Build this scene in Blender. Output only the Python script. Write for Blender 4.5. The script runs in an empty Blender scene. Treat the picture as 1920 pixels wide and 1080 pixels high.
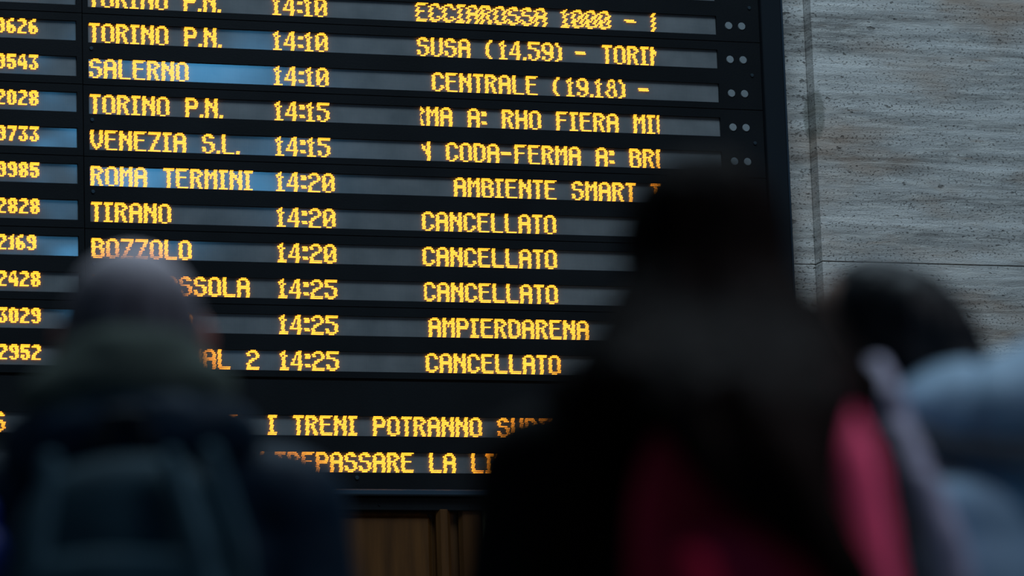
import bpy, bmesh, math, random
from mathutils import Vector, Matrix, noise
random.seed(7)
C = bpy.context.scene.collection
scn = bpy.context.scene

# ------------------------------------------------------------------ camera, light, exposure
CAMZ = 0.85
ZB = 4.0305                      # height of the bottom of the first full display row
cam_d = bpy.data.cameras.new('camera'); cam = bpy.data.objects.new('camera', cam_d); C.objects.link(cam)
yaw, pit, rol = 0.30369489, 0.17743502, -0.0321164
f = Vector((math.sin(yaw)*math.cos(pit), math.cos(yaw)*math.cos(pit), math.sin(pit)))
r0 = f.cross(Vector((0, 0, 1))).normalized(); u0 = r0.cross(f)
r1 = r0*math.cos(rol)+u0*math.sin(rol); u1 = -r0*math.sin(rol)+u0*math.cos(rol)
m = Matrix((r1, u1, -f)).transposed().to_4x4(); m.translation = Vector((0, -12.10605, CAMZ))
cam.matrix_world = m
cam_d.sensor_width = 36; cam_d.lens = 135; cam_d.clip_end = 200
cam_d.dof.use_dof = True; cam_d.dof.focus_distance = 12.95; cam_d.dof.aperture_fstop = 2.3
scn.camera = cam

w = bpy.data.worlds.new('world'); scn.world = w; w.use_nodes = True
w.node_tree.nodes['Background'].inputs[0].default_value = (0.48, 0.70, 1.0, 1)
w.node_tree.nodes['Background'].inputs[1].default_value = 0.042

def area(name, loc, target, sx, sy, power, col, spread=180):
    d = bpy.data.lights.new(name, 'AREA'); d.shape = 'RECTANGLE'; d.size = sx; d.size_y = sy
    d.energy = power; d.color = col; d.spread = math.radians(spread)
    o = bpy.data.objects.new(name, d); C.objects.link(o); o.location = loc
    o.rotation_euler = (Vector(target)-Vector(loc)).to_track_quat('-Z', 'Y').to_euler()
    return o
area('skylight', (3.1, -4.6, 9.5), (4.2, -2.2, 1.5), 6.5, 3.0, 430, (0.66, 0.86, 1.0))
area('hall_window', (8.75, -28, 9.75), (2, 0, 3), 2.1, 1.3, 115, (0.09, 0.50, 1.0))
area('side_hall_light', (6.6, -11.6, 8.4), (1.5, -7.7, 1.35), 1.6, 1.6, 6, (0.86, 0.88, 1.0), 42)
sd = bpy.data.lights.new('pack_fill_spot', 'SPOT'); sd.energy = 470; sd.color = (1.0, .86, .92); sd.spot_size = math.radians(9.5); sd.spot_blend = .8; sd.shadow_soft_size = .12  # added spot without a fixture, brightens only the woman's pack
so = bpy.data.objects.new('pack_fill_spot', sd); C.objects.link(so); so.location = (4.7, -12.0, 6.6)
so.rotation_euler = (Vector((1.62, -8.5, 1.22))-Vector(so.location)).to_track_quat('-Z', 'Y').to_euler()
area('door_fill', (5.0, -1.6, 2.6), (3.3, 0.1, 1.6), 0.5, 0.2, 1.6, (1.0, 0.62, 0.25))  # unseen warm fill added to light the wooden door

scn.view_settings.view_transform = 'Standard'; scn.view_settings.look = 'None'
scn.view_settings.gamma = 1; scn.view_settings.use_curve_mapping = False
scn.view_settings.exposure = 0.0

# ------------------------------------------------------------------ materials
def mat(name, col, rough=0.6, spec=0.5, metal=0, var=0.0, vscale=8, bump=0.0, bscale=60, coat=0, sheen=0, emit=None, col2=None, stretch=(1, 1, 1)):
    m = bpy.data.materials.new(name); m.use_nodes = True; nt = m.node_tree; n = nt.nodes; l = nt.links
    b = n['Principled BSDF']; b.inputs['Roughness'].default_value = rough; b.inputs['Metallic'].default_value = metal
    b.inputs['Specular IOR Level'].default_value = spec; b.inputs['Coat Weight'].default_value = coat
    b.inputs['Base Color'].default_value = (*col, 1)
    if sheen: b.inputs['Sheen Weight'].default_value = sheen; b.inputs['Sheen Roughness'].default_value = .4
    tc = n.new('ShaderNodeTexCoord'); mp = n.new('ShaderNodeMapping'); l.new(tc.outputs['Object'], mp.inputs[0])
    mp.inputs['Scale'].default_value = stretch
    if var or col2:
        t = n.new('ShaderNodeTexNoise'); t.inputs['Scale'].default_value = vscale; t.inputs['Detail'].default_value = 5
        l.new(mp.outputs[0], t.inputs[0]); cr = n.new('ShaderNodeValToRGB'); l.new(t.outputs[0], cr.inputs[0])
        c2 = col2 or tuple(min(1, c*(1+var)) for c in col)
        cr.color_ramp.elements[0].position = .35; cr.color_ramp.elements[1].position = .68
        cr.color_ramp.elements[0].color = (*[c*(1-var) for c in col], 1); cr.color_ramp.elements[1].color = (*c2, 1)
        l.new(cr.outputs[0], b.inputs['Base Color'])
    if bump:
        t2 = n.new('ShaderNodeTexNoise'); t2.inputs['Scale'].default_value = bscale; l.new(mp.outputs[0], t2.inputs[0])
        bp = n.new('ShaderNodeBump'); bp.inputs['Strength'].default_value = bump; bp.inputs['Distance'].default_value = .01
        l.new(t2.outputs[0], bp.inputs['Height']); l.new(bp.outputs[0], b.inputs['Normal'])
    if emit:
        b.inputs['Emission Color'].default_value = (*emit[0], 1); b.inputs['Emission Strength'].default_value = emit[1]
    return m

def travertine(name, tint=(1, 1, 1)):
    m = bpy.data.materials.new(name); m.use_nodes = True; nt = m.node_tree; n = nt.nodes; l = nt.links
    b = n['Principled BSDF']; b.inputs['Roughness'].default_value = .62; b.inputs['Specular IOR Level'].default_value = .3
    g = n.new('ShaderNodeNewGeometry')
    pos = n.new('ShaderNodeSeparateXYZ'); l.new(g.outputs['Position'], pos.inputs[0])
    def mapping(sc, rot=0.0, src=None):
        mp = n.new('ShaderNodeMapping'); mp.inputs['Scale'].default_value = sc; mp.inputs['Rotation'].default_value = (0, rot, 0)
        l.new(src or g.outputs['Position'], mp.inputs[0]); return mp.outputs[0]
    def noi(vec, s, d=6, rgh=.6, dist=0):
        t = n.new('ShaderNodeTexNoise'); t.inputs['Scale'].default_value = s; t.inputs['Detail'].default_value = d
        t.inputs['Roughness'].default_value = rgh; t.inputs['Distortion'].default_value = dist
        l.new(vec, t.inputs[0]); return t.outputs[0]
    def ramp(v, a, bb, ca=(0, 0, 0, 1), cb=(1, 1, 1, 1)):
        c = n.new('ShaderNodeValToRGB'); c.color_ramp.elements[0].position = a; c.color_ramp.elements[1].position = bb
        c.color_ramp.elements[0].color = ca; c.color_ramp.elements[1].color = cb; l.new(v, c.inputs[0]); return c.outputs[0]
    def mix(fac, a, bb, mode='MIX'):
        x = n.new('ShaderNodeMixRGB'); x.blend_type = mode
        if isinstance(fac, float): x.inputs[0].default_value = fac
        else: l.new(fac, x.inputs[0])
        for i, v in ((1, a), (2, bb)):
            if isinstance(v, tuple): x.inputs[i].default_value = v
            else: l.new(v, x.inputs[i])
        return x.outputs[0]
    def mth(op, a, bb):
        x = n.new('ShaderNodeMath'); x.operation = op
        for i, v in ((0, a), (1, bb)):
            if isinstance(v, (int, float)): x.inputs[i].default_value = v
            else: l.new(v, x.inputs[i])
        return x.outputs[0]
    band = noi(mapping((.55, 1, 8.0), .02), 2.2, 8, .62, .25)
    fine = noi(mapping((2.2, 1, 22.0), .02), 3.0, 8, .7, .3)
    patch = noi(mapping((1.0, 1, 2.6), .0), 1.9, 4, .5)
    T = tint
    c = ramp(band, .36, .66, (.27*T[0], .26*T[1], .25*T[2], 1), (.80*T[0], .80*T[1], .79*T[2], 1))
    c = mix(mth('MULTIPLY', ramp(fine, .47, .66), .8), c, (.80*T[0], .78*T[1], .74*T[2], 1))
    c = mix(mth('MULTIPLY', ramp(patch, .50, .72), .75), c, (.42*T[0], .27*T[1], .18*T[2], 1))
    brown = ramp(noi(mapping((1.6, 1, 15.0), .02), 3.4, 5, .6), .60, .74)
    c = mix(mth('MULTIPLY', brown, .7), c, (.40*T[0], .29*T[1], .22*T[2], 1))
    # pits, gathered in bands
    bandm = ramp(noi(mapping((.5, 1, 13.0), .02), 2.6, 4), .40, .58)
    p1 = ramp(noi(mapping((48, 48, 76), .5), 2.2, 2, .5), .60, .70)
    p2 = ramp(noi(mapping((11, 11, 24), .35), 1.7, 3, .6), .655, .70)
    pits = mth('MAXIMUM', mth('MULTIPLY', p1, bandm), mth('MULTIPLY', p2, .9))
    dark_oval = mth('MULTIPLY', ramp(mth('ADD', mth('POWER', mth('DIVIDE', mth('SUBTRACT', pos.outputs[0], 4.925), .030), 2), mth('POWER', mth('DIVIDE', mth('SUBTRACT', pos.outputs[2], ZB-.265), .095), 2)), .55, 1.1, (1, 1, 1, 1), (0, 0, 0, 1)), .55)  # darker greenish ellipse beside the groove
    c = mix(dark_oval, c, (.13, .14, .115, 1))
    c = mix(mth('MULTIPLY', pits, .72), c, (.055, .042, .035, 1))
    grain = noi(mapping((70, 70, 110)), 2.0, 3, .6)
    c = mix(.30, c, ramp(grain, .3, .7, (.55, .55, .55, 1), (1, 1, 1, 1)), 'MULTIPLY')
    l.new(c, b.inputs['Base Color'])
    h = mth('SUBTRACT', mth('MULTIPLY', fine, .5), pits)
    h = mth('ADD', h, mth('MULTIPLY', grain, .25))
    bp = n.new('ShaderNodeBump'); bp.inputs['Strength'].default_value = .9; bp.inputs['Distance'].default_value = .010
    l.new(h, bp.inputs['Height']); l.new(bp.outputs[0], b.inputs['Normal'])
    return m

def led_window(name):
    m = mat(name, (.085, .10, .118), rough=.5, spec=.1, coat=1.0)
    m.node_tree.nodes['Principled BSDF'].inputs['Coat Roughness'].default_value = .09
    nt = m.node_tree; n = nt.nodes; l = nt.links; b = n['Principled BSDF']
    tc = n.new('ShaderNodeTexCoord')
    mp = n.new('ShaderNodeMapping'); mp.inputs['Scale'].default_value = (1/.00603, 1, 1/.00568); l.new(tc.outputs['Object'], mp.inputs[0])
    sx = n.new('ShaderNodeSeparateXYZ'); l.new(mp.outputs[0], sx.inputs[0])
    def tri(o):
        a = n.new('ShaderNodeMath'); a.operation = 'PINGPONG'; a.inputs[1].default_value = .5; l.new(o, a.inputs[0]); return a.outputs[0]
    mu = n.new('ShaderNodeMath'); mu.operation = 'MULTIPLY'; l.new(tri(sx.outputs[0]), mu.inputs[0]); l.new(tri(sx.outputs[2]), mu.inputs[1])
    n2 = n.new('ShaderNodeTexNoise'); n2.inputs['Scale'].default_value = 7; n2.inputs['Detail'].default_value = 4; l.new(tc.outputs['Object'], n2.inputs[0])
    cr = n.new('ShaderNodeValToRGB'); cr.color_ramp.elements[0].color = (.115, .130, .142, 1); cr.color_ramp.elements[1].color = (.185, .20, .215, 1)
    cr.color_ramp.elements[0].position = .3; cr.color_ramp.elements[1].position = .7
    l.new(n2.outputs[0], cr.inputs[0])
    # faint module seams of the led tiles
    ms = n.new('ShaderNodeMath'); ms.operation = 'PINGPONG'; ms.inputs[1].default_value = .0603; l.new(sx.outputs[0], ms.inputs[0])
    x = n.new('ShaderNodeMixRGB'); x.blend_type = 'MULTIPLY'; x.inputs[0].default_value = .35; l.new(cr.outputs[0], x.inputs[1])
    c2 = n.new('ShaderNodeValToRGB'); c2.color_ramp.elements[0].color = (1, 1, 1, 1); c2.color_ramp.elements[1].color = (.35, .35, .35, 1); c2.color_ramp.elements[1].position = .25
    l.new(mu.outputs[0], c2.inputs[0]); l.new(c2.outputs[0], x.inputs[2]); l.new(x.outputs[0], b.inputs['Base Color'])
    return m

M = {}
M['black'] = mat('black_panel', (.0062, .0078, .0100), rough=.5, spec=.12, var=.25, vscale=3, bump=.05, bscale=200)
M['frame'] = mat('frame_metal', (.010, .014, .019), rough=.4, spec=.2, metal=.1)
M['rail'] = mat('bottom_rail', (.03, .048, .070), rough=.3, spec=.6, metal=.3)
M['gap'] = mat('dark_gap', (.003, .003, .004), rough=.8)
M['window'] = led_window('led_window')
M['led'] = mat('amber_led', (.2, .1, .02), emit=((1.0, .33, .018), 5.4))
M['lamp'] = mat('unlit_lamp', (.20, .23, .25), rough=.45, var=.1)
M['screw'] = mat('screw_metal', (.05, .07, .085), rough=.35, metal=.6)
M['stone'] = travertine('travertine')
M['stone2'] = travertine('travertine_olive', (.60, .56, .30))
M['wood'] = mat('brown_wood', (.085, .034, .008), rough=.5, spec=.2, var=.3, vscale=3, bump=.1, bscale=30, stretch=(9, 9, .7))
M['floor'] = mat('floor_stone', (.16, .16, .16), rough=.3, var=.3, vscale=2)
M['mortar'] = mat('mortar', (.06, .045, .035), rough=.9)

# ------------------------------------------------------------------ helpers
def tag(o, label=None, cat=None, group=None, kind=None):
    if label: o['label'] = label
    if cat: o['category'] = cat
    if group: o['group'] = group
    if kind: o['kind'] = kind
    return o
def link(name, me, material, parent=None, smooth=False):
    o = bpy.data.objects.new(name, me); C.objects.link(o)
    if material: me.materials.append(material)
    if parent: o.parent = parent
    if smooth:
        for p in me.polygons: p.use_smooth = True
    return o
def empty(name, loc):
    o = bpy.data.objects.new(name, None); C.objects.link(o); o.location = loc; o.empty_display_size = .1
    return o
def obj(name, bm, material, parent=None, smooth=False):
    me = bpy.data.meshes.new(name); bm.to_mesh(me); bm.free()
    return link(name, me, material, parent, smooth)
def box(bm, x0, x1, y0, y1, z0, z1, bev=0):
    vs = bmesh.ops.create_cube(bm, size=1)['verts']
    for v in vs: v.co = Vector(((x0+x1)/2+v.co.x*(x1-x0), (y0+y1)/2+v.co.y*(y1-y0), (z0+z1)/2+v.co.z*(z1-z0)))
    if bev:
        es = {e for v in vs for e in v.link_edges}
        bmesh.ops.bevel(bm, geom=list(es), offset=bev, segments=1, affect='EDGES')
def disc(bm, x, y, z, r, t, seg=20):
    g = bmesh.ops.create_cone(bm, cap_ends=True, segments=seg, radius1=r, radius2=r*.86, depth=t)
    for v in g['verts']:
        c = v.co.copy(); v.co = Vector((x+c.x, y-c.z, z+c.y))

# ------------------------------------------------------------------ the setting
bm = bmesh.new(); box(bm, -8, 14, -32, .35, -.12, 0)
tag(obj('floor', bm, M['floor']), 'grey stone floor of the station hall', kind='structure')
bm = bmesh.new(); box(bm, -8, 14, .09, .35, 0, 9)
wall = tag(obj('wall_back', bm, M['mortar']), 'travertine wall behind the departure board', kind='structure')
zs = [0, 1.0, 2.12, ZB-.786, ZB+.36, ZB+1.5, ZB+2.6, 8.8]
cols = [(-3.0, -1.3, .064), (-1.3, .4, .064), (.4, 2.0, .064), (2.0, 3.72, .064), (3.72, 4.72, .064), (4.72, 4.9169, .064), (4.9169, 6.85, .0), (6.85, 8.8, .0), (8.8, 10.8, .0)]
for i in range(len(zs)-1):
    for (x0, x1, y) in cols:
        if zs[i+1] <= 2.13 and 2.0 <= x0 < 3.7: continue
        bm = bmesh.new(); j = .0016; dy = random.uniform(-.0006, .0006)
        box(bm, x0+j, x1-j*(0 if abs(x1-4.9169) < 1e-4 else 1), y+dy, .12, zs[i]+j*1.2, zs[i+1]-j*1.2, .0012)
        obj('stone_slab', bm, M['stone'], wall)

# wooden door below the board, with an olive stone jamb beside it
dz = 2.385
door = None
bm = bmesh.new(); box(bm, 1.7, 3.6665, .025, .062, 0, dz)
door = tag(obj('door_1', bm, M['wood']), 'dark brown wooden door under the departure board', kind='structure')
for (x0, x1, y) in ((3.585, 3.6665, -.002), (3.505, 3.553, -.014), (2.86, 2.91, -.014), (2.1, 2.16, -.01)):
    bm = bmesh.new(); box(bm, x0, x1, y, .03, 0, dz, .012); obj('stile', bm, M['wood'], door)
for (x0, x1) in ((2.92, 3.495), (2.17, 2.85), (1.72, 2.09)):
    for (z0, z1) in ((.15, .90), (1.0, 2.36)):
        bm = bmesh.new(); box(bm, x0, x1, .008, .03, z0, z1, .015); obj('door_panel', bm, M['wood'], door)
bm = bmesh.new(); box(bm, 3.668, 4.02, .0, .09, 0, dz, .004)
tag(obj('trim_1', bm, M['stone2']), 'olive-beige stone jamb right of the wooden door', kind='structure')

# ------------------------------------------------------------------ departure board
BX0 = 1.15
O = Vector((3.2, 0, ZB-1.662))
board = empty('departure_board', O)
tag(board, 'large black station departure board with rows of amber lettering', 'departure board')
def W(x, y, z): return (x-O.x, y-O.y, z-O.z)
def pbox(bm, x0, x1, y0, y1, z0, z1, bev=0):      # z relative to the display rows
    box(bm, x0-O.x, x1-O.x, y0, y1, z0+ZB-O.z, z1+ZB-O.z, bev)
TOP = .62
bm = bmesh.new(); pbox(bm, BX0, 4.72, .004, .062, -1.62, TOP); obj('housing', bm, M['gap'], board)
# outer frame, right and bottom
bm = bmesh.new(); pbox(bm, 4.7215, 4.794, -.030, .062, -1.600, TOP, .003); obj('side_frame', bm, M['frame'], board)
bm = bmesh.new(); pbox(bm, 4.7955, 4.803, -.027, .062, -1.600, TOP, .002); obj('side_trim', bm, M['rail'], board)
bm = bmesh.new(); pbox(bm, BX0, 4.803, -.034, .062, -1.613, -1.5925, .004); obj('bottom_rail', bm, M['rail'], board)
bm = bmesh.new(); pbox(bm, BX0, 4.78, -.012, .062, -1.660, -1.618, .002)
for x in (3.08, 3.2, 3.31, 3.62, 3.9): disc(bm, x-O.x, -.013, ZB-1.642-O.z, .004, .004, 8)
obj('base_strip', bm, M['black'], board)

GL = {}
def G(ch, s): GL[ch] = s.split()
G('O', '..###.. .#####. ##...## ##...## ##...## ##...## ##...## ##...## ##...## ##...## ##...## ..###..')
G('A', '..###.. .#####. ##...## ##...## ##...## ####### ####### ##...## ##...## ##...## ##...## ##...##')
G('C', '..###.. .#####. ##...## ##...## ##..... ##..... ##..... ##..... ##...## ##...## ##..##. ..###..')
G('E', '####### ######. ##..... ##..... ##..... ######. ##..... ##..... ##..... ##..... ##..... .######')
G('F', '####### ######. ##..... ##..... ##..... ######. ##..... ##..... ##..... ##..... ##..... ##.....')
G('N', '##...## ##...## ###..## ####.## ####.## ##.#### ##..### ##..### ##...## ##...## ##...## ##...##')
G('M', '##...## ##...## ###.### ####### ##.#.## ##.#.## ##...## ##...## ##...## ##...## ##...## ##...##')
G('R', '#####.. ######. ##..### ##...## ##..##. #####.. ##.##.. ##.##.. ##..##. ##..##. ##..##. ##...##')
G('T', '###### ###### ..##.. ..##.. ..##.. ..##.. ..##.. ..##.. ..##.. ..##.. ..##.. ..##..')
G('I', '##### ##### .##.. .##.. .##.. .##.. .##.. .##.. .##.. .##.. .##.. #####')
G('S', '..###.. .#####. ##..### ##..... ##..... .#####. ....### .....## ##...## ##...## ##..##. ..###..')
G('U', '##...## ##...## ##...## ##...## ##...## ##...## ##...## ##...## ##...## ##...## ##..##. ..###..')
G('V', '##...## ##...## ##...## ##...## ##...## ##...## ##...## ##...## .##.##. .##.##. ..###.. ...#...')
G('L', '##..... ##..... ##..... ##..... ##..... ##..... ##..... ##..... ##..... ##..... ##..... .######')
G('Z', '####### ####### .....## ....##. ....##. ...##.. ...##.. ..##... ..##... .##.... .##.... #######')
G('P', '#####.. ######. ##...## ##...## ##...## ####### ######. ##..... ##..... ##..... ##..... ##.....')
G('B', '#####.. ######. ##..### ##...## ##..##. ######. ##..### ##...## ##...## ##...## ##...## .#####.')
G('D', '####... ######. ##..### ##...## ##...## ##...## ##...## ##...## ##...## ##...## ##..##. .####..')
G('G', '..###.. .#####. ##...## ##..... ##..... ##..... ##..### ##...## ##...## ##...## ##..##. ..###..')
G('H', '##...## ##...## ##...## ##...## ##...## ####### ####### ##...## ##...## ##...## ##...## ##...##')
G(':', '... ... ... ### ### ... ... ... ### ### ... ...')
G(';', '... ... ### ### ### ... ... ... ### ### ... ...')
G('.', '.. .. .. .. .. .. .. .. .. .. ## ##')
G('-', '...... ...... ...... ...... ...... ###### ###### ...... ...... ...... ...... ......')
G('(', '..## ..## .##. ##.. ##.. ##.. ##.. ##.. ##.. ##.. .##. ..##')
G(')', '##.. ##.. .##. ..## ..## ..## ..## ..## ..## ..## .### ##..')
G('1', '..#.. .##.. ###.. #.##. .##.. .##.. .##.. .##.. .##.. .##.. .##.. #####')
G('4', '....##. ...###. ...###. ..#.##. ..#.##. .##.##. .#..##. ##..##. ####### ....##. ....##. ....##.')
G('2', '..###.. .#####. ##...## ##...## .....## ...###. .###... .##.... ##..... ##..... ##..... #######')
G('5', '####### ####### ##..... ##..... #####.. ....### .....## .....## ##...## ##...## ##..##. ..###..')
G('0', '..###.. .#####. ##...## ##...## ##..### ##..### ##.#.## ####.## ###..## ##...## ##...## ..###..')
G('9', '..###.. .#####. ##...## ##...## ##...## ###..## .###### ..##### .....## ##...## ##..##. ..###..')
G('8', '...##.. ..####. ..#..#. .##..#. .##.##. ..####. ..#..#. .##..## ##...## ##...## .##..## ..###..')
ADV = {'T': 7, 'I': 6, '1': 6, ':': 4, ';': 4, '.': 3, ')': 4, ' ': 8}
S = {}
def GS(ch, s): S[ch] = s.split()
GS('0', '.##.. ##### ##.## ##.## ##.## ##.## ##.## ##.## .###.')
GS('1', '..# .## ### .## .## .## .## .## ###')
GS('2', '.###. ##### ...## ...## ..##. .##.. ##... ##... #####')
GS('3', '##### ##### ...#. ..#.. ..##. ...## ##.## ##.## .###.')
GS('4', '..##. .###. .#.#. #..#. ##.## ##### ##### ...## ...##')
GS('5', '##### ##### ##... ####. ##### ...## ##.## ##.## .###.')
GS('6', '..##. .###. ##... ##... ####. ##### ##.## ##.## .###.')
GS('7', '##### ##### ...## ...#. ..##. ..##. .##.. .##.. .##..')
GS('8', '.###. ##### ##.## ##.## .###. ##### ##.## ##.## .###.')
GS('9', '.###. ##### ##.## ##.## .#### ...## ...## ##.## .###.')
PH, PV = .00603, .00568
PAT = [(.00040, -.0001), (.0002, .0019), (0, 0)]
def leds(text, x, zb, parent, clip=None, small=False, amp=.00155, phase=0, double=False, rows=12, slant=1.0):
    """one object with every lit lamp of one line of lettering"""
    vs, fs = [], []
    tbl = S if small else GL; nr = 9 if small else 12
    cx = x
    for ch in text:
        if ch == ' ': cx += 8*PH; continue
        g = tbl[ch]; wd = len(g[0])
        for r in range(nr):
            line = g[r]; weak = False
            if double and r == nr-2 and not small and g[nr-1].count('#') >= 3:
                line = ''.join('#' if (a == '#' or b == '#') else '.' for a, b in zip(line, g[nr-1])); weak = True
            sh = (1-((r+phase) % 3))*amp
            for c, p in enumerate(line):
                if p != '#': continue
                for h in (0, 1):
                    px = cx+(c+.25+.5*h)*PH
                    if clip and not (clip[0] < px < clip[1]): continue
                    pz = zb+(nr-1-r)*PV
                    px += sh
                    a, b = (.00098, .0021 if not (weak and g[nr-1][c] == '#' and line[c] != g[r][c]) else .0014)
                    k = len(vs); sl = .00042*slant
                    for (dx, dzz) in ((-.5, 1), (.5, 1), (1, .25), (1, -.45), (.5, -1), (-.5, -1), (-1, -.25), (-1, .45)):
                        vs.append((px+dx*a+dzz*sl-O.x, -.0042, pz+dzz*b+ZB-O.z))
                    fs.append(tuple(range(k, k+8)))
        cx += ((wd+1) if small else ADV.get(ch, 8))*PH
    me = bpy.data.meshes.new('lit_lettering'); me.from_pydata(vs, [], fs); me.update()
    o = link('lit_lettering', me, M['led'], parent)
    o['kind'] = 'stuff'; o['label'] = 'amber dots reading ' + text.strip().replace(';', ':')
    return o

TH = .008
def panel(name, x0, x1, z0, z1, wins):
    """a black plate with rectangular windows; bars between them"""
    bm = bmesh.new()
    zl = z1
    for (wx0, wx1, wz0, wz1) in sorted(wins, key=lambda q: -q[3]):
        pbox(bm, x0, x1, -TH, .003, wz1, zl)
        pbox(bm, x0, wx0, -TH, .003, wz0, wz1)
        pbox(bm, wx1, x1, -TH, .003, wz0, wz1)
        zl = wz0
    pbox(bm, x0, x1, -TH, .003, z0, zl)
    o = obj(name, bm, M['black'], board)
    for (wx0, wx1, wz0, wz1) in wins:
        # the acrylic strips are not perfectly flat: slightly twisted, as their reflections show
        bm = bmesh.new(); nx = 40
        tz = random.uniform(-.013, .013)
        grid = []
        for a in range(nx+1):
            t = a/nx; xx = wx0-.001+(wx1-wx0+.002)*t
            tilt = tz+.008*math.sin(t*9+wz0*37)+.004*math.sin(t*23+wz0*61)
            yb = .0004*math.sin(t*5.3+wz0*50)
            cols_ = []
            for b in range(4):
                s = b/3; zz = wz0-.001+(wz1-wz0+.002)*s
                cols_.append(bm.verts.new((xx-O.x, .0006+yb+tilt*(s-.5)*.10, zz+ZB-O.z)))
            grid.append(cols_)
        for a in range(nx):
            for b in range(3): bm.faces.new((grid[a][b], grid[a+1][b], grid[a+1][b+1], grid[a][b+1]))
        obj('display_strip', bm, M['window'], o, smooth=True)
    return o
def screws(o, pts, r=.0065):
    for (x, z) in pts:
        bm = bmesh.new(); disc(bm, x-O.x, -TH-.0015, z+ZB-O.z, r, .005, 14)
        pbox(bm, x-r*.7, x+r*.7, -TH-.0048, -TH-.004, z-.0007, z+.0007)
        obj('screw', bm, M['screw'], o)

XL, XR, XM0, XM1 = 1.42, 2.3235, 2.3622, 4.5620
dest = {1: 'TORINO P.N.', 2: 'SALERNO', 3: 'TORINO P.N.', 4: 'VENEZIA S.L.', 5: 'ROMA TERMINI', 6: 'TIRANO', 7: 'BOZZOLO', 8: 'DOMODOSSOLA', 9: 'ALBENGA', 0: 'TORINO P.N.'}
hour = {0: '14:10', 1: '14:10', 2: '14:10', 3: '14;15', 4: '14;15', 5: '14;20', 6: '14;20', 7: '14;20', 8: '14;25', 9: '14;25', 10: '14;25'}
msg = {0: ('ECCIAROSSA 1000 - F', 3.4825), 1: ('SUSA (14.59) - TORINO', 3.4851), 2: ('CENTRALE (19.18) - ', 3.5336), 3: ('RMA A; RHO FIERA MIL', 3.4627),
       4: ('N CODA-FERMA A; BRE', 3.4794), 5: ('AMBIENTE SMART TR', 3.6001), 6: ('CANCELLATO', 3.4854), 7: ('CANCELLATO', 3.4840), 8: ('CANCELLATO', 3.4830),
       9: ('AMPIERDARENA', 3.4980), 10: ('CANCELLATO', 3.4845)}
num = {0: '9620', 1: '9626', 2: '9543', 3: '2028', 4: '9733', 5: '9985', 6: '2828', 7: '2169', 8: '2428', 9: '3029', 10: '2952'}
WH = .0668
for mod in range(-2, 5):
    rows = (2*mod+1, 2*mod+2)
    zt = -.0225-.24*mod; zb = zt-.24
    if mod == -2: zt += .0
    wins = [(XM0, XM1, -.12*k+.0002, -.12*k+WH) for k in rows]
    o = panel('row_panel', 2.3442, 4.7195, zb+.0014, zt-.0014, wins)
    lwins = [(XL, XR, -.12*k+.0052, -.12*k+WH+.0050) for k in rows]
    o2 = panel('number_panel', BX0, 2.3412, zb+.0024, zt-.0004, lwins)
    mid = (zt+zb)/2+.003
    screws(o, [(2.3717, mid), (4.6850, mid)])
    for k in rows:
        for x in (4.6070, 4.6550):
            bm = bmesh.new(); disc(bm, x-O.x, -TH-.0008, -.12*k+.0335+ZB-O.z, .0142, .004, 28)
            obj('indicator_lamp', bm, M['lamp'], o)
        if k < 0: continue
        zl = -.12*k+.0040; db = k >= 7
        if k in dest: leds(dest[k], 2.3655, zl, o, phase=0, double=db, amp=.0012)
        if k == 10: leds('TERMINAL 2', 2.3655+15.5*PH, zl, o, double=True)
        leds(hour[k], 2.9875, zl, o, phase=0, double=db, amp=.0013)
        t, x = msg[k]
        leds(t, x, zl, o, clip=(3.4908 if k in (3, 4) else 3.4850, 4.3390), double=db or k == 0, amp=.0040 if k == 0 else .0012, phase=0)
        leds(num[k], 2.0941-18.1*PH+12*PH+.0002, -.12*k+.0250, o2, small=True, amp=.0010)
# message panel
o = panel('message_panel', BX0, 4.7195, -1.5915, -1.2305, [(1.42, XM1, -1.4140, -1.3475), (1.42, XM1, -1.5350, -1.4680)])
leds('S', 2.036, -1.4105, o, double=True)
leds('E', 2.7976, -1.4105, o, double=True)
leds('I TRENI POTRANNO SUBIRE', 2.9423, -1.4105, o, double=True)
leds('OLTREPASSARE LA LINEA', 3.0832-36*PH, -1.5315, o, double=True)
screws(o, [(3.2372, -1.5520), (2.3, -1.5520), (4.3, -1.5520)], .0075)

# ------------------------------------------------------------------ people
def ell(bm, c, r, rot=None, seg=20):
    g = bmesh.ops.create_uvsphere(bm, u_segments=seg, v_segments=seg//2+2, radius=1)
    for v in g['verts']:
        p = Vector((v.co.x*r[0], v.co.y*r[1], v.co.z*r[2]))
        if rot: p = rot @ p
        v.co = p+Vector(c)
def cap(bm, a, ra, b, rb, seg=14, flat=1.0):
    a, b = Vector(a), Vector(b); d = b-a; L = d.length; q = d.to_track_quat('Z', 'X') if L > 1e-6 else None
    rings = []
    for i in range(1, 5):
        t = math.pi/2*i/4-math.pi/2
        rings.append((ra*math.sin(t), ra*math.cos(t)))
    for i in range(0, 4):
        t = math.pi/2*i/4
        rings.append((L+rb*math.sin(t), rb*math.cos(t)))
    vv = []
    for (z, r) in rings:
        vv.append([bm.verts.new(a+(q @ Vector((r*math.cos(2*math.pi*k/seg), flat*r*math.sin(2*math.pi*k/seg), z)))) for k in range(seg)])
    for i in range(len(vv)-1):
        for k in range(seg):
            bm.faces.new((vv[i][k], vv[i][(k+1) % seg], vv[i+1][(k+1) % seg], vv[i+1][k]))
    p0 = bm.verts.new(a+(q @ Vector((0, 0, -ra)))); p1 = bm.verts.new(a+(q @ Vector((0, 0, L+rb))))
    for k in range(seg):
        bm.faces.new((p0, vv[0][(k+1) % seg], vv[0][k])); bm.faces.new((p1, vv[-1][k], vv[-1][(k+1) % seg]))
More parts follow.
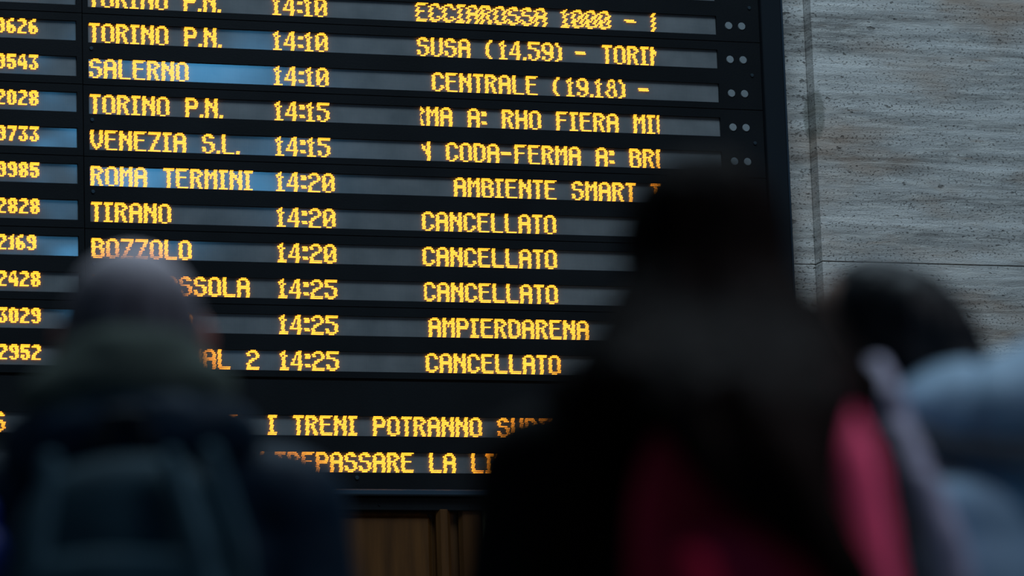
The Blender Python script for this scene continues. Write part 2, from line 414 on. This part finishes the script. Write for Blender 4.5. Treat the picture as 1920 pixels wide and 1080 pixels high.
def chain(bm, pts, seg=14, flat=1.0):
    for (a, ra), (b, rb) in zip(pts[:-1], pts[1:]): cap(bm, a, ra, b, rb, seg, flat)
def loft(bm, secs, seg=28):
    """secs: (z, cx, cy, rx, ry) from bottom to top"""
    vv = []
    for (z, cx, cy, rx, ry) in secs:
        vv.append([bm.verts.new((cx+rx*math.cos(2*math.pi*k/seg), cy+ry*math.sin(2*math.pi*k/seg), z)) for k in range(seg)])
    for i in range(len(vv)-1):
        for k in range(seg): bm.faces.new((vv[i][k], vv[i][(k+1) % seg], vv[i+1][(k+1) % seg], vv[i+1][k]))
    bm.faces.new(list(reversed(vv[0]))); bm.faces.new(vv[-1])
def blob(name, bm, material, parent, voxel=.010, smooth=4, disp=None, label=None):
    """fuse overlapping shapes into one continuous skin"""
    me = bpy.data.meshes.new('tmp'); bmesh.ops.recalc_face_normals(bm, faces=bm.faces); bm.to_mesh(me); bm.free()
    t = bpy.data.objects.new('tmp', me); C.objects.link(t)
    a = t.modifiers.new('r', 'REMESH'); a.mode = 'VOXEL'; a.voxel_size = voxel
    if smooth:
        s = t.modifiers.new('s', 'SMOOTH'); s.factor = .5; s.iterations = smooth
    dg = bpy.context.evaluated_depsgraph_get()
    nm = bpy.data.meshes.new_from_object(t.evaluated_get(dg)); nm.name = name
    bpy.data.objects.remove(t); bpy.data.meshes.remove(me)
    nm.materials.clear()
    if disp:
        ns = [v.normal.copy() for v in nm.vertices]
        for v, n_ in zip(nm.vertices, ns): v.co = v.co+n_*disp(v.co, n_)
        nm.update()
    o = link(name, nm, material, parent, True)
    if label: o['label'] = label
    return o
def lean(bm, k):
    for v in bm.verts:
        if v.co.z > 1.45: v.co.y += (v.co.z-1.45)*k
def body_mesh(pose, woman=False, ln=0, ear=(.078, 1.632), arm=0):
    bm = bmesh.new(); k = .92 if woman else 1.0
    loft(bm, [(.86, 0, 0, .150, .100), (.95, 0, 0, .165*(1.03 if woman else 1), .112), (1.08, 0, .005, .138*k, .098), (1.2, 0, 0, .150*k, .108), (1.33, 0, -.005, .172*k, .108), (1.41, 0, -.005, .15*k, .085), (1.46, 0, 0, .08, .062), (1.49, 0, 0, .055, .055)])
    cap(bm, (0, -.01, 1.44), .060*k, (0, .01, 1.56), .054*k)
    ell(bm, (0, -.002, 1.648), (.074, .094, .104)); ell(bm, (0, .03, 1.585), (.056, .064, .056)); ell(bm, (0, .070, 1.553), (.030, .024, .022))
    ell(bm, (0, .077, 1.668), (.045, .016, .014)); cap(bm, (0, .088, 1.655), .010, (0, .108, 1.622), .013); ell(bm, (0, .085, 1.586), (.026, .012, .010))
    for s in (-1, 1):
        ell(bm, (s*ear[0], -.004, ear[1]), (.010+(ear[0]-.078)*.7, .020, .032)); ell(bm, (s*.045, .060, 1.615), (.024, .024, .024))
        sh = Vector((s*.175*k, -.005, 1.400)); el = Vector(pose[s][0]); wr = Vector(pose[s][1])
        if s > 0: sh.x -= arm*.6; el.x -= arm; wr.x -= arm
        ell(bm, sh, (.060, .060, .060)); cap(bm, sh, .050*k, el, .040*k); cap(bm, el, .042*k, wr, .027*k)
        d = (wr-el).normalized(); pc = wr+d*.055
        side = Vector((0, 1, 0)); side = (side-d*side.dot(d)).normalized(); nrm = d.cross(side)
        cap(bm, wr, .026, wr+d*.03, .028, flat=.8)
        for i in range(4):
            off = side*(.030-.020*i)
            cap(bm, wr+off*.7+d*.02, .012, wr+off+d*.085, .010)
            L = (.068, .078, .073, .056)[i]; curl = nrm*(-s)*.016
            p0 = wr+off+d*.085; p1 = p0+d*L*.45+curl*.4; p2 = p1+d*L*.3+curl; p3 = p2+d*L*.2+curl*1.2
            chain(bm, [(p0, .0095), (p1, .0088), (p2, .0082), (p3, .0070)], 10)
        t0 = wr+side*.022+d*.025; t1 = t0+side*.028+d*.035; t2 = t1+side*.008+d*.032
        chain(bm, [(t0, .013), (t1, .0105), (t2, .0085)], 10)
        hip = Vector((s*.088, 0, .88)); kn = Vector((s*.098, .012, .49)); an = Vector((s*.105, -.025, .09))
        cap(bm, hip, .088, kn, .056); cap(bm, kn, .056, an, .036); cap(bm, an, .036, (s*.108, -.03, .05), .036)
        cap(bm, (s*.108, -.03, .042), .034, (s*.118, .13, .030), .026)
    lean(bm, ln)
    return bm
POSE = {s: ((s*.228, -.02, 1.12), (s*.245, .06, .88)) for s in (-1, 1)}
def person(loc, heading, scale, label, skin, hairfn, woman=False, trousers=None, ln=0, ear=(.078, 1.632), arm=0):
    root = empty('person', loc); root.rotation_euler = (0, 0, heading); root.scale = (scale,)*3
    tag(root, label, 'person')
    b = blob('body', body_mesh(POSE, woman, ln, ear, arm), skin, root, .0062, 3)
    for s in (-1, 1):
        bm = bmesh.new(); ell(bm, (s*.031, .080+.195*ln, 1.645), (.0125,)*3, seg=12)
        obj('eye', bm, M['eye'], root, True)
        bm = bmesh.new(); cap(bm, (s*.108, -.045, .050), .045, (s*.118, .135, .036), .038, flat=1); cap(bm, (s*.108, -.03, .05), .046, (s*.106, -.03, .12), .046)
        box(bm, s*.112-.042, s*.112+.042, -.085, .165, 0, .02, .006)
        blob('shoe', bm, M['shoe'], root, .008, 2)
    bm = bmesh.new()
    loft(bm, [(.84, 0, 0, .160, .112), (.95, 0, 0, .180, .126), (1.06, 0, 0, .16, .116)])
    for s in (-1, 1):
        cap(bm, (s*.088, 0, .88), .100, (s*.098, .010, .49), .070); cap(bm, (s*.098, .010, .49), .070, (s*.105, -.022, .12), .058)
    blob('trousers', bm, trousers, root, .012, 3)
    return root
def coat(root, material, hem=.80, thick=1.0, shoulder=.17, disp=None, name='jacket', slr=.070, drop=0.0, trap=0, arm=0):
    bm = bmesh.new(); t = .028*thick
    loft(bm, [(hem, 0, 0, .185+t, .130+t), (.95, 0, 0, .178+t, .126+t), (1.1, 0, 0, .160+t, .112+t), (1.25, 0, -.005, .165+t, .118+t), (1.36, 0, -.01, .178+t, .115+t), (1.43, 0, -.012, .150+t, .092+t), (1.475, 0, -.012, .105+t*.6, .075+t*.6), (1.51, 0, -.012, .075+t*.4, .070+t*.4), (1.53, 0, -.01, .068, .066)])
    for s in (-1, 1):
        el, wr = Vector(POSE[s][0]), Vector(POSE[s][1])
        el.x -= s*(arm if s > 0 else -.012*(arm > 0)); wr.x -= s*(arm if s > 0 else -.012*(arm > 0))
        sh = Vector((s*(shoulder+.005-(arm if s > 0 else 0)), -.01, 1.405-drop))
        if trap: cap(bm, (s*.06, -.03, 1.435+trap), .075, (s*.19, -.02, 1.405+trap), .085)
        ell(bm, sh, (slr*1.03,)*3); cap(bm, sh, slr*1.02, el, slr*.92); cap(bm, el, slr*.92, wr, slr*.68)
    return blob(name, bm, material, root, .011, 4, disp)

M['eye'] = mat('eye_white', (.6, .6, .6), rough=.2)
M['shoe'] = mat('shoe_leather', (.02, .02, .022), rough=.45)
M['skin'] = mat('skin', (.55, .20, .15), rough=.5, var=.12, vscale=20)
M['skin2'] = mat('skin_fair', (.55, .34, .26), rough=.5, var=.1, vscale=20)
M['denim'] = mat('dark_denim', (.015, .02, .035), rough=.8, var=.3, vscale=60)
M['black_cloth'] = mat('black_cloth', (.005, .0055, .0065), rough=.85, spec=.1, var=.4, vscale=30, bump=.3)
M['navy'] = mat('navy_shell', (.006, .026, .052), rough=.6, spec=.15, var=.3, vscale=9, bump=.4, bscale=25)
M['olive'] = mat('olive_lining', (.105, .135, .115), rough=.85, spec=.1, var=.25, vscale=7, bump=.4, bscale=20)
M['teal'] = mat('teal_pack_cloth', (.026, .068, .092), rough=.7, spec=.12, var=.3, vscale=9, bump=.4, bscale=25)
M['teal_light'] = mat('teal_webbing', (.065, .13, .165), rough=.7, spec=.1)
M['tealdark'] = mat('dark_strap', (.010, .018, .024), rough=.7)
M['blue'] = mat('blue_bottle', (.005, .03, .35), rough=.4)
M['greyhair'] = mat('grey_hair', (.10, .092, .105), rough=.7, spec=.2, col2=(.25, .235, .27), vscale=60, stretch=(1, 1, .25), bump=.6, bscale=120)
nt = M['greyhair'].node_tree; b_ = nt.nodes['Principled BSDF']; prev = b_.inputs['Base Color'].links[0].from_socket
tc_ = nt.nodes.new('ShaderNodeTexCoord'); vm = nt.nodes.new('ShaderNodeVectorMath'); vm.operation = 'DISTANCE'; vm.inputs[1].default_value = (.012, -.035, 1.80)
nt.links.new(tc_.outputs['Object'], vm.inputs[0]); cr_ = nt.nodes.new('ShaderNodeValToRGB'); cr_.color_ramp.elements[0].position = .045; cr_.color_ramp.elements[1].position = .125
cr_.color_ramp.elements[0].color = (1, 1, 1, 1); cr_.color_ramp.elements[1].color = (0, 0, 0, 1); nt.links.new(vm.outputs['Value'], cr_.inputs[0])
mx = nt.nodes.new('ShaderNodeMixRGB'); nt.links.new(cr_.outputs[0], mx.inputs[0]); nt.links.new(prev, mx.inputs[1]); mx.inputs[2].default_value = (.80, .74, .80, 1)
nt.links.new(mx.outputs[0], b_.inputs['Base Color'])      # thin crown where the scalp shows
M['darkhair'] = mat('dark_brown_hair', (.004, .0026, .0024), rough=.7, spec=.04, col2=(.0070, .0042, .0036), vscale=26, stretch=(1, 1, .12), bump=.6, bscale=60)
M['blackhair'] = mat('black_hair', (.006, .007, .009), rough=.5, spec=.2, col2=(.014, .015, .018), vscale=30, stretch=(1, 1, .15), bump=.5, bscale=70)
M['crimson'] = mat('crimson_pack_cloth', (.50, .013, .060), rough=.6, spec=.15, var=.2, vscale=6, bump=.3, bscale=20)
M['crimson_lit'] = mat('crimson_cloth_lit', (.85, .10, .24), rough=.6, spec=.15, var=.1)  # lighter crimson: light on the pack's right edge put into the colour
M['white'] = mat('pale_puffer', (.38, .57, .75), rough=.6, spec=.2, var=.08, vscale=6, bump=.3, bscale=25)
M['seam'] = mat('puffer_seam', (.12, .13, .14), rough=.8)
M['lilac'] = mat('lilac_strap', (.55, .50, .66), rough=.6, var=.1)

# ---- grey-haired man on the left
man = person((1.012, -7.20, 0), -.26, 1.022, 'grey-haired man seen from behind in navy jacket with olive hood', M['skin'], None, trousers=M['denim'], ear=(.088, 1.650))
bm = bmesh.new(); ell(bm, (0, -.010, 1.665), (.0925, .099, .110), seg=28); ell(bm, (0, -.045, 1.60), (.072, .058, .06))
blob('hair', bm, M['greyhair'], man, .007, 3)
coat(man, M['navy'], thick=1.15, shoulder=.184, slr=.086, trap=.020)
bm = bmesh.new(); ell(bm, (0, -.050, 1.578), (.132, .118, .070)); ell(bm, (0, -.060, 1.610), (.102, .095, .056)); ell(bm, (.062, -.095, 1.570), (.078, .055, .050)); ell(bm, (-.062, -.095, 1.568), (.076, .055, .048)); 
blob('hood_lining', bm, M['olive'], man, .009, 4, lambda c, n: .004*noise.noise(c*22), 'olive turned-down hood lining')
bm = bmesh.new()
for i in range(13):
    a = math.pi+math.pi*i/12
    ell(bm, (.124*math.cos(a), -.050+.096*math.sin(a), 1.512-.006*math.sin(a*2)), (.043, .048, .050))
blob('hood', bm, M['navy'], man, .009, 3, lambda c, n: .006*noise.noise(c*26))
# his backpack
def rounded(bm, c, h, e=.35, seg=32):
    g = bmesh.ops.create_uvsphere(bm, u_segments=seg, v_segments=seg//2, radius=1)
    for v in g['verts']:
        p = v.co; q = [math.copysign(abs(t)**e, t) for t in p]
        v.co = Vector((c[0]+q[0]*h[0], c[1]+q[1]*h[1], c[2]+q[2]*h[2]))
pack = empty('backpack', (1.012, -7.20, 0)); pack.rotation_euler = (0, 0, -.26); pack.scale = (1.022,)*3
tag(pack, 'dark teal backpack on the back of the grey-haired man', 'backpack')
bm = bmesh.new(); rounded(bm, (0, -.245, 1.245), (.150, .085, .225), .75)
blob('main_compartment', bm, M['teal'], pack, .01, 3, lambda c, n: .007*noise.noise(Vector((c.x*14, c.y*10, c.z*6))))
bm = bmesh.new(); rounded(bm, (0, -.320, 1.205), (.128, .045, .140), .45)
blob('front_pocket', bm, M['teal'], pack, .01, 2, lambda c, n: .006*noise.noise(c*14))
for pts in ([(.062, -.318, 1.455), (.094, -.350, 1.35), (.118, -.350, 1.19)], [(.108, -.285, 1.465), (.143, -.285, 1.35), (.160, -.26, 1.17)], [(-.082, -.315, 1.455), (-.098, -.345, 1.33), (-.108, -.345, 1.17)]):
    bm = bmesh.new(); chain(bm, [(p, .013) for p in pts], 12, 1.0); blob('compression_strap', bm, M['teal_light'], pack, .006, 1)
for s in (-1, 1):
    bm = bmesh.new(); chain(bm, [((s*.085, -.17, 1.45), .016), ((s*.105, -.06, 1.512), .017), ((s*.125, .09, 1.43), .017), ((s*.135, .145, 1.28), .016), ((s*.165, .06, 1.12), .014), ((s*.12, -.17, 1.10), .014)], 12)
    blob('shoulder_strap', bm, M['tealdark'], pack, .008, 1)
bm = bmesh.new(); chain(bm, [((-.03, -.19, 1.49), .008), ((-.02, -.20, 1.53), .008), ((.02, -.20, 1.53), .008), ((.03, -.19, 1.49), .008)], 10)
blob('carry_handle', bm, M['tealdark'], pack, .004, 1)
bm = bmesh.new(); cap(bm, (-.172, -.235, 1.10), .030, (-.172, -.235, 1.36), .028); cap(bm, (-.172, -.235, 1.36), .014, (-.172, -.235, 1.41), .014)
obj('bottle', bm, M['blue'], pack, True)['label'] = 'bright blue bottle in the side pocket'

# ---- long-haired woman in the middle
wx, wy, wh = 1.425, -8.26, -.20
woman = person((wx, wy, 0), wh, .978, 'woman with long dark hair and black coat, seen from behind', M['skin2'], None, True, M['black_cloth'], arm=.052)
def strands(amp, fr=60):
    return lambda c, n: amp*noise.noise(Vector((math.atan2(c.y, c.x)*9+c.z*2, c.z*3.5, 1.7)))+amp*.4*noise.noise(Vector((c.x*fr, c.y*fr, c.z*7)))
bm = bmesh.new()
ell(bm, (0, -.014, 1.654), (.092, .102, .108), seg=28)
loft(bm, [(1.28, .040, -.345, .020, .014), (1.33, .012, -.345, .060, .026), (1.39, -.004, -.325, .084, .040), (1.44, -.004, -.270, .112, .070), (1.49, -.014, -.190, .134, .098), (1.53, -.012, -.120, .136, .105), (1.57, -.008, -.07, .118, .100), (1.62, -.003, -.035, .095, .092), (1.67, 0, -.02, .082, .085)], 32)
chain(bm, [((-.095, -.10, 1.55), .040), ((-.148, -.13, 1.47), .040), ((-.165, -.10, 1.36), .032), ((-.16, -.07, 1.24), .018)])
chain(bm, [((.085, -.10, 1.56), .035), ((.128, -.10, 1.48), .036), ((.148, -.08, 1.40), .022)])
chain(bm, [((-.03, -.31, 1.44), .034), ((.02, -.350, 1.36), .034), ((.075, -.360, 1.26), .027), ((.12, -.35, 1.18), .012)])
blob('long_hair', bm, M['darkhair'], woman, .008, 3, strands(.010))
coat(woman, M['black_cloth'], hem=.62, thick=.85, shoulder=.184, slr=.076, name='coat', arm=.052)
bm = bmesh.new()
for i in range(15):
    a = math.pi*(.92+1.16*i/14)
    ell(bm, (.145*math.cos(a), -.050+.085*math.sin(a), 1.475+.012*math.cos(2*a)), (.040, .042, .042))
blob('fur_hood', bm, M['darkhair'], woman, .009, 2, lambda c, n: .010*noise.noise(c*55)+.006*noise.noise(c*120))
cp = empty('backpack', (wx, wy, 0)); cp.rotation_euler = (0, 0, wh); cp.scale = (.978,)*3
tag(cp, 'crimson backpack on the back of the long-haired woman', 'backpack')
bm = bmesh.new(); rounded(bm, (.010, -.225, 1.250), (.132, .078, .200), .6)
blob('main_compartment', bm, M['crimson'], cp, .01, 3, lambda c, n: .010*noise.noise(Vector((c.x*11, c.y*8, c.z*7))))
bm = bmesh.new(); rounded(bm, (.005, -.300, 1.20), (.108, .040, .120), .5)
blob('front_pocket', bm, M['crimson'], cp, .01, 3, lambda c, n: .008*noise.noise(c*13))
bm = bmesh.new(); chain(bm, [((.078, -.265, 1.448), .026), ((.100, -.285, 1.37), .032), ((.116, -.290, 1.22), .032), ((.126, -.27, 1.08), .026)], 14)
blob('lit_edge', bm, M['crimson_lit'], cp, .008, 3)  # strip along the pack's side that carries the painted light
for s in (-1, 1):
    bm = bmesh.new(); chain(bm, [((s*.085, -.16, 1.41), .016), ((s*.10, -.05, 1.505), .016), ((s*.115, .09, 1.42), .016), ((s*.125, .135, 1.28), .016), ((s*.15, .05, 1.10), .014), ((s*.11, -.16, 1.08), .014)], 12)
    blob('shoulder_strap', bm, M['black_cloth'], cp, .008, 1)
bm = bmesh.new(); chain(bm, [((-.01, -.19, 1.455), .008), ((.0, -.20, 1.485), .008), ((.045, -.20, 1.485), .008), ((.055, -.19, 1.455), .008)], 10)
blob('carry_handle', bm, M['black_cloth'], cp, .004, 1)

# ---- person in the pale puffer jacket on the right
px_, py_, ph_ = 2.003, -7.585, 1.05
puff = person((px_, py_, 0), ph_, 1.0, 'person with black hair in pale blue-white puffer jacket, turned to the left', M['skin2'], None, True, M['denim'], .35)
bm = bmesh.new(); ell(bm, (0, -.020, 1.655), (.088, .098, .104), seg=28); ell(bm, (0, -.055, 1.59), (.080, .062, .075)); ell(bm, (.055, .0, 1.605), (.042, .052, .075)); ell(bm, (-.055, .0, 1.605), (.042, .052, .075))
lean(bm, .35)
blob('hair', bm, M['blackhair'], puff, .007, 3, strands(.006))
def quilt(c, n):
    return .010*abs(math.sin(c.z*math.pi/.085))-.004
coat(puff, M['white'], hem=.78, thick=1.7, shoulder=.175, slr=.088, disp=quilt, name='puffer_jacket', drop=.045)
bm = bmesh.new(); ell(bm, (-.01, -.080, 1.520), (.200, .195, .096), seg=32); ell(bm, (-.02, -.15, 1.555), (.155, .13, .076), seg=32)
blob('hood', bm, M['white'], puff, .009, 3, lambda c, n: .007*noise.noise(c*15)-.010*math.exp(-((c.y+.05)/.008)**2))
bm = bmesh.new()
chain(bm, [((-.150, .085, 1.555), .010), ((-.180, .045, 1.512), .012), ((-.200, -.02, 1.478), .013), ((-.205, -.09, 1.466), .013), ((-.180, -.17, 1.468), .013), ((-.12, -.24, 1.478), .012), ((-.02, -.27, 1.482), .012), ((.10, -.24, 1.480), .012)], 10)
blob('hood_seam', bm, M['seam'], puff, .005, 1)
bm = bmesh.new()
chain(bm, [((-.150, .075, 1.588), .020), ((-.210, .055, 1.538), .023), ((-.262, .035, 1.480), .025), ((-.295, .010, 1.42), .026), ((-.312, -.015, 1.36), .026), ((-.316, -.030, 1.30), .024), ((-.305, -.035, 1.25), .014)], 14)
blob('scarf', bm, M['lilac'], puff, .007, 2, lambda c, n: .004*noise.noise(c*40), 'pale lilac scarf end hanging over the shoulder')
bm = bmesh.new(); rounded(bm, (-.228, .058, 1.525), (.032, .032, .028), .6); obj('scarf_knot', bm, M['lilac'], puff, True)
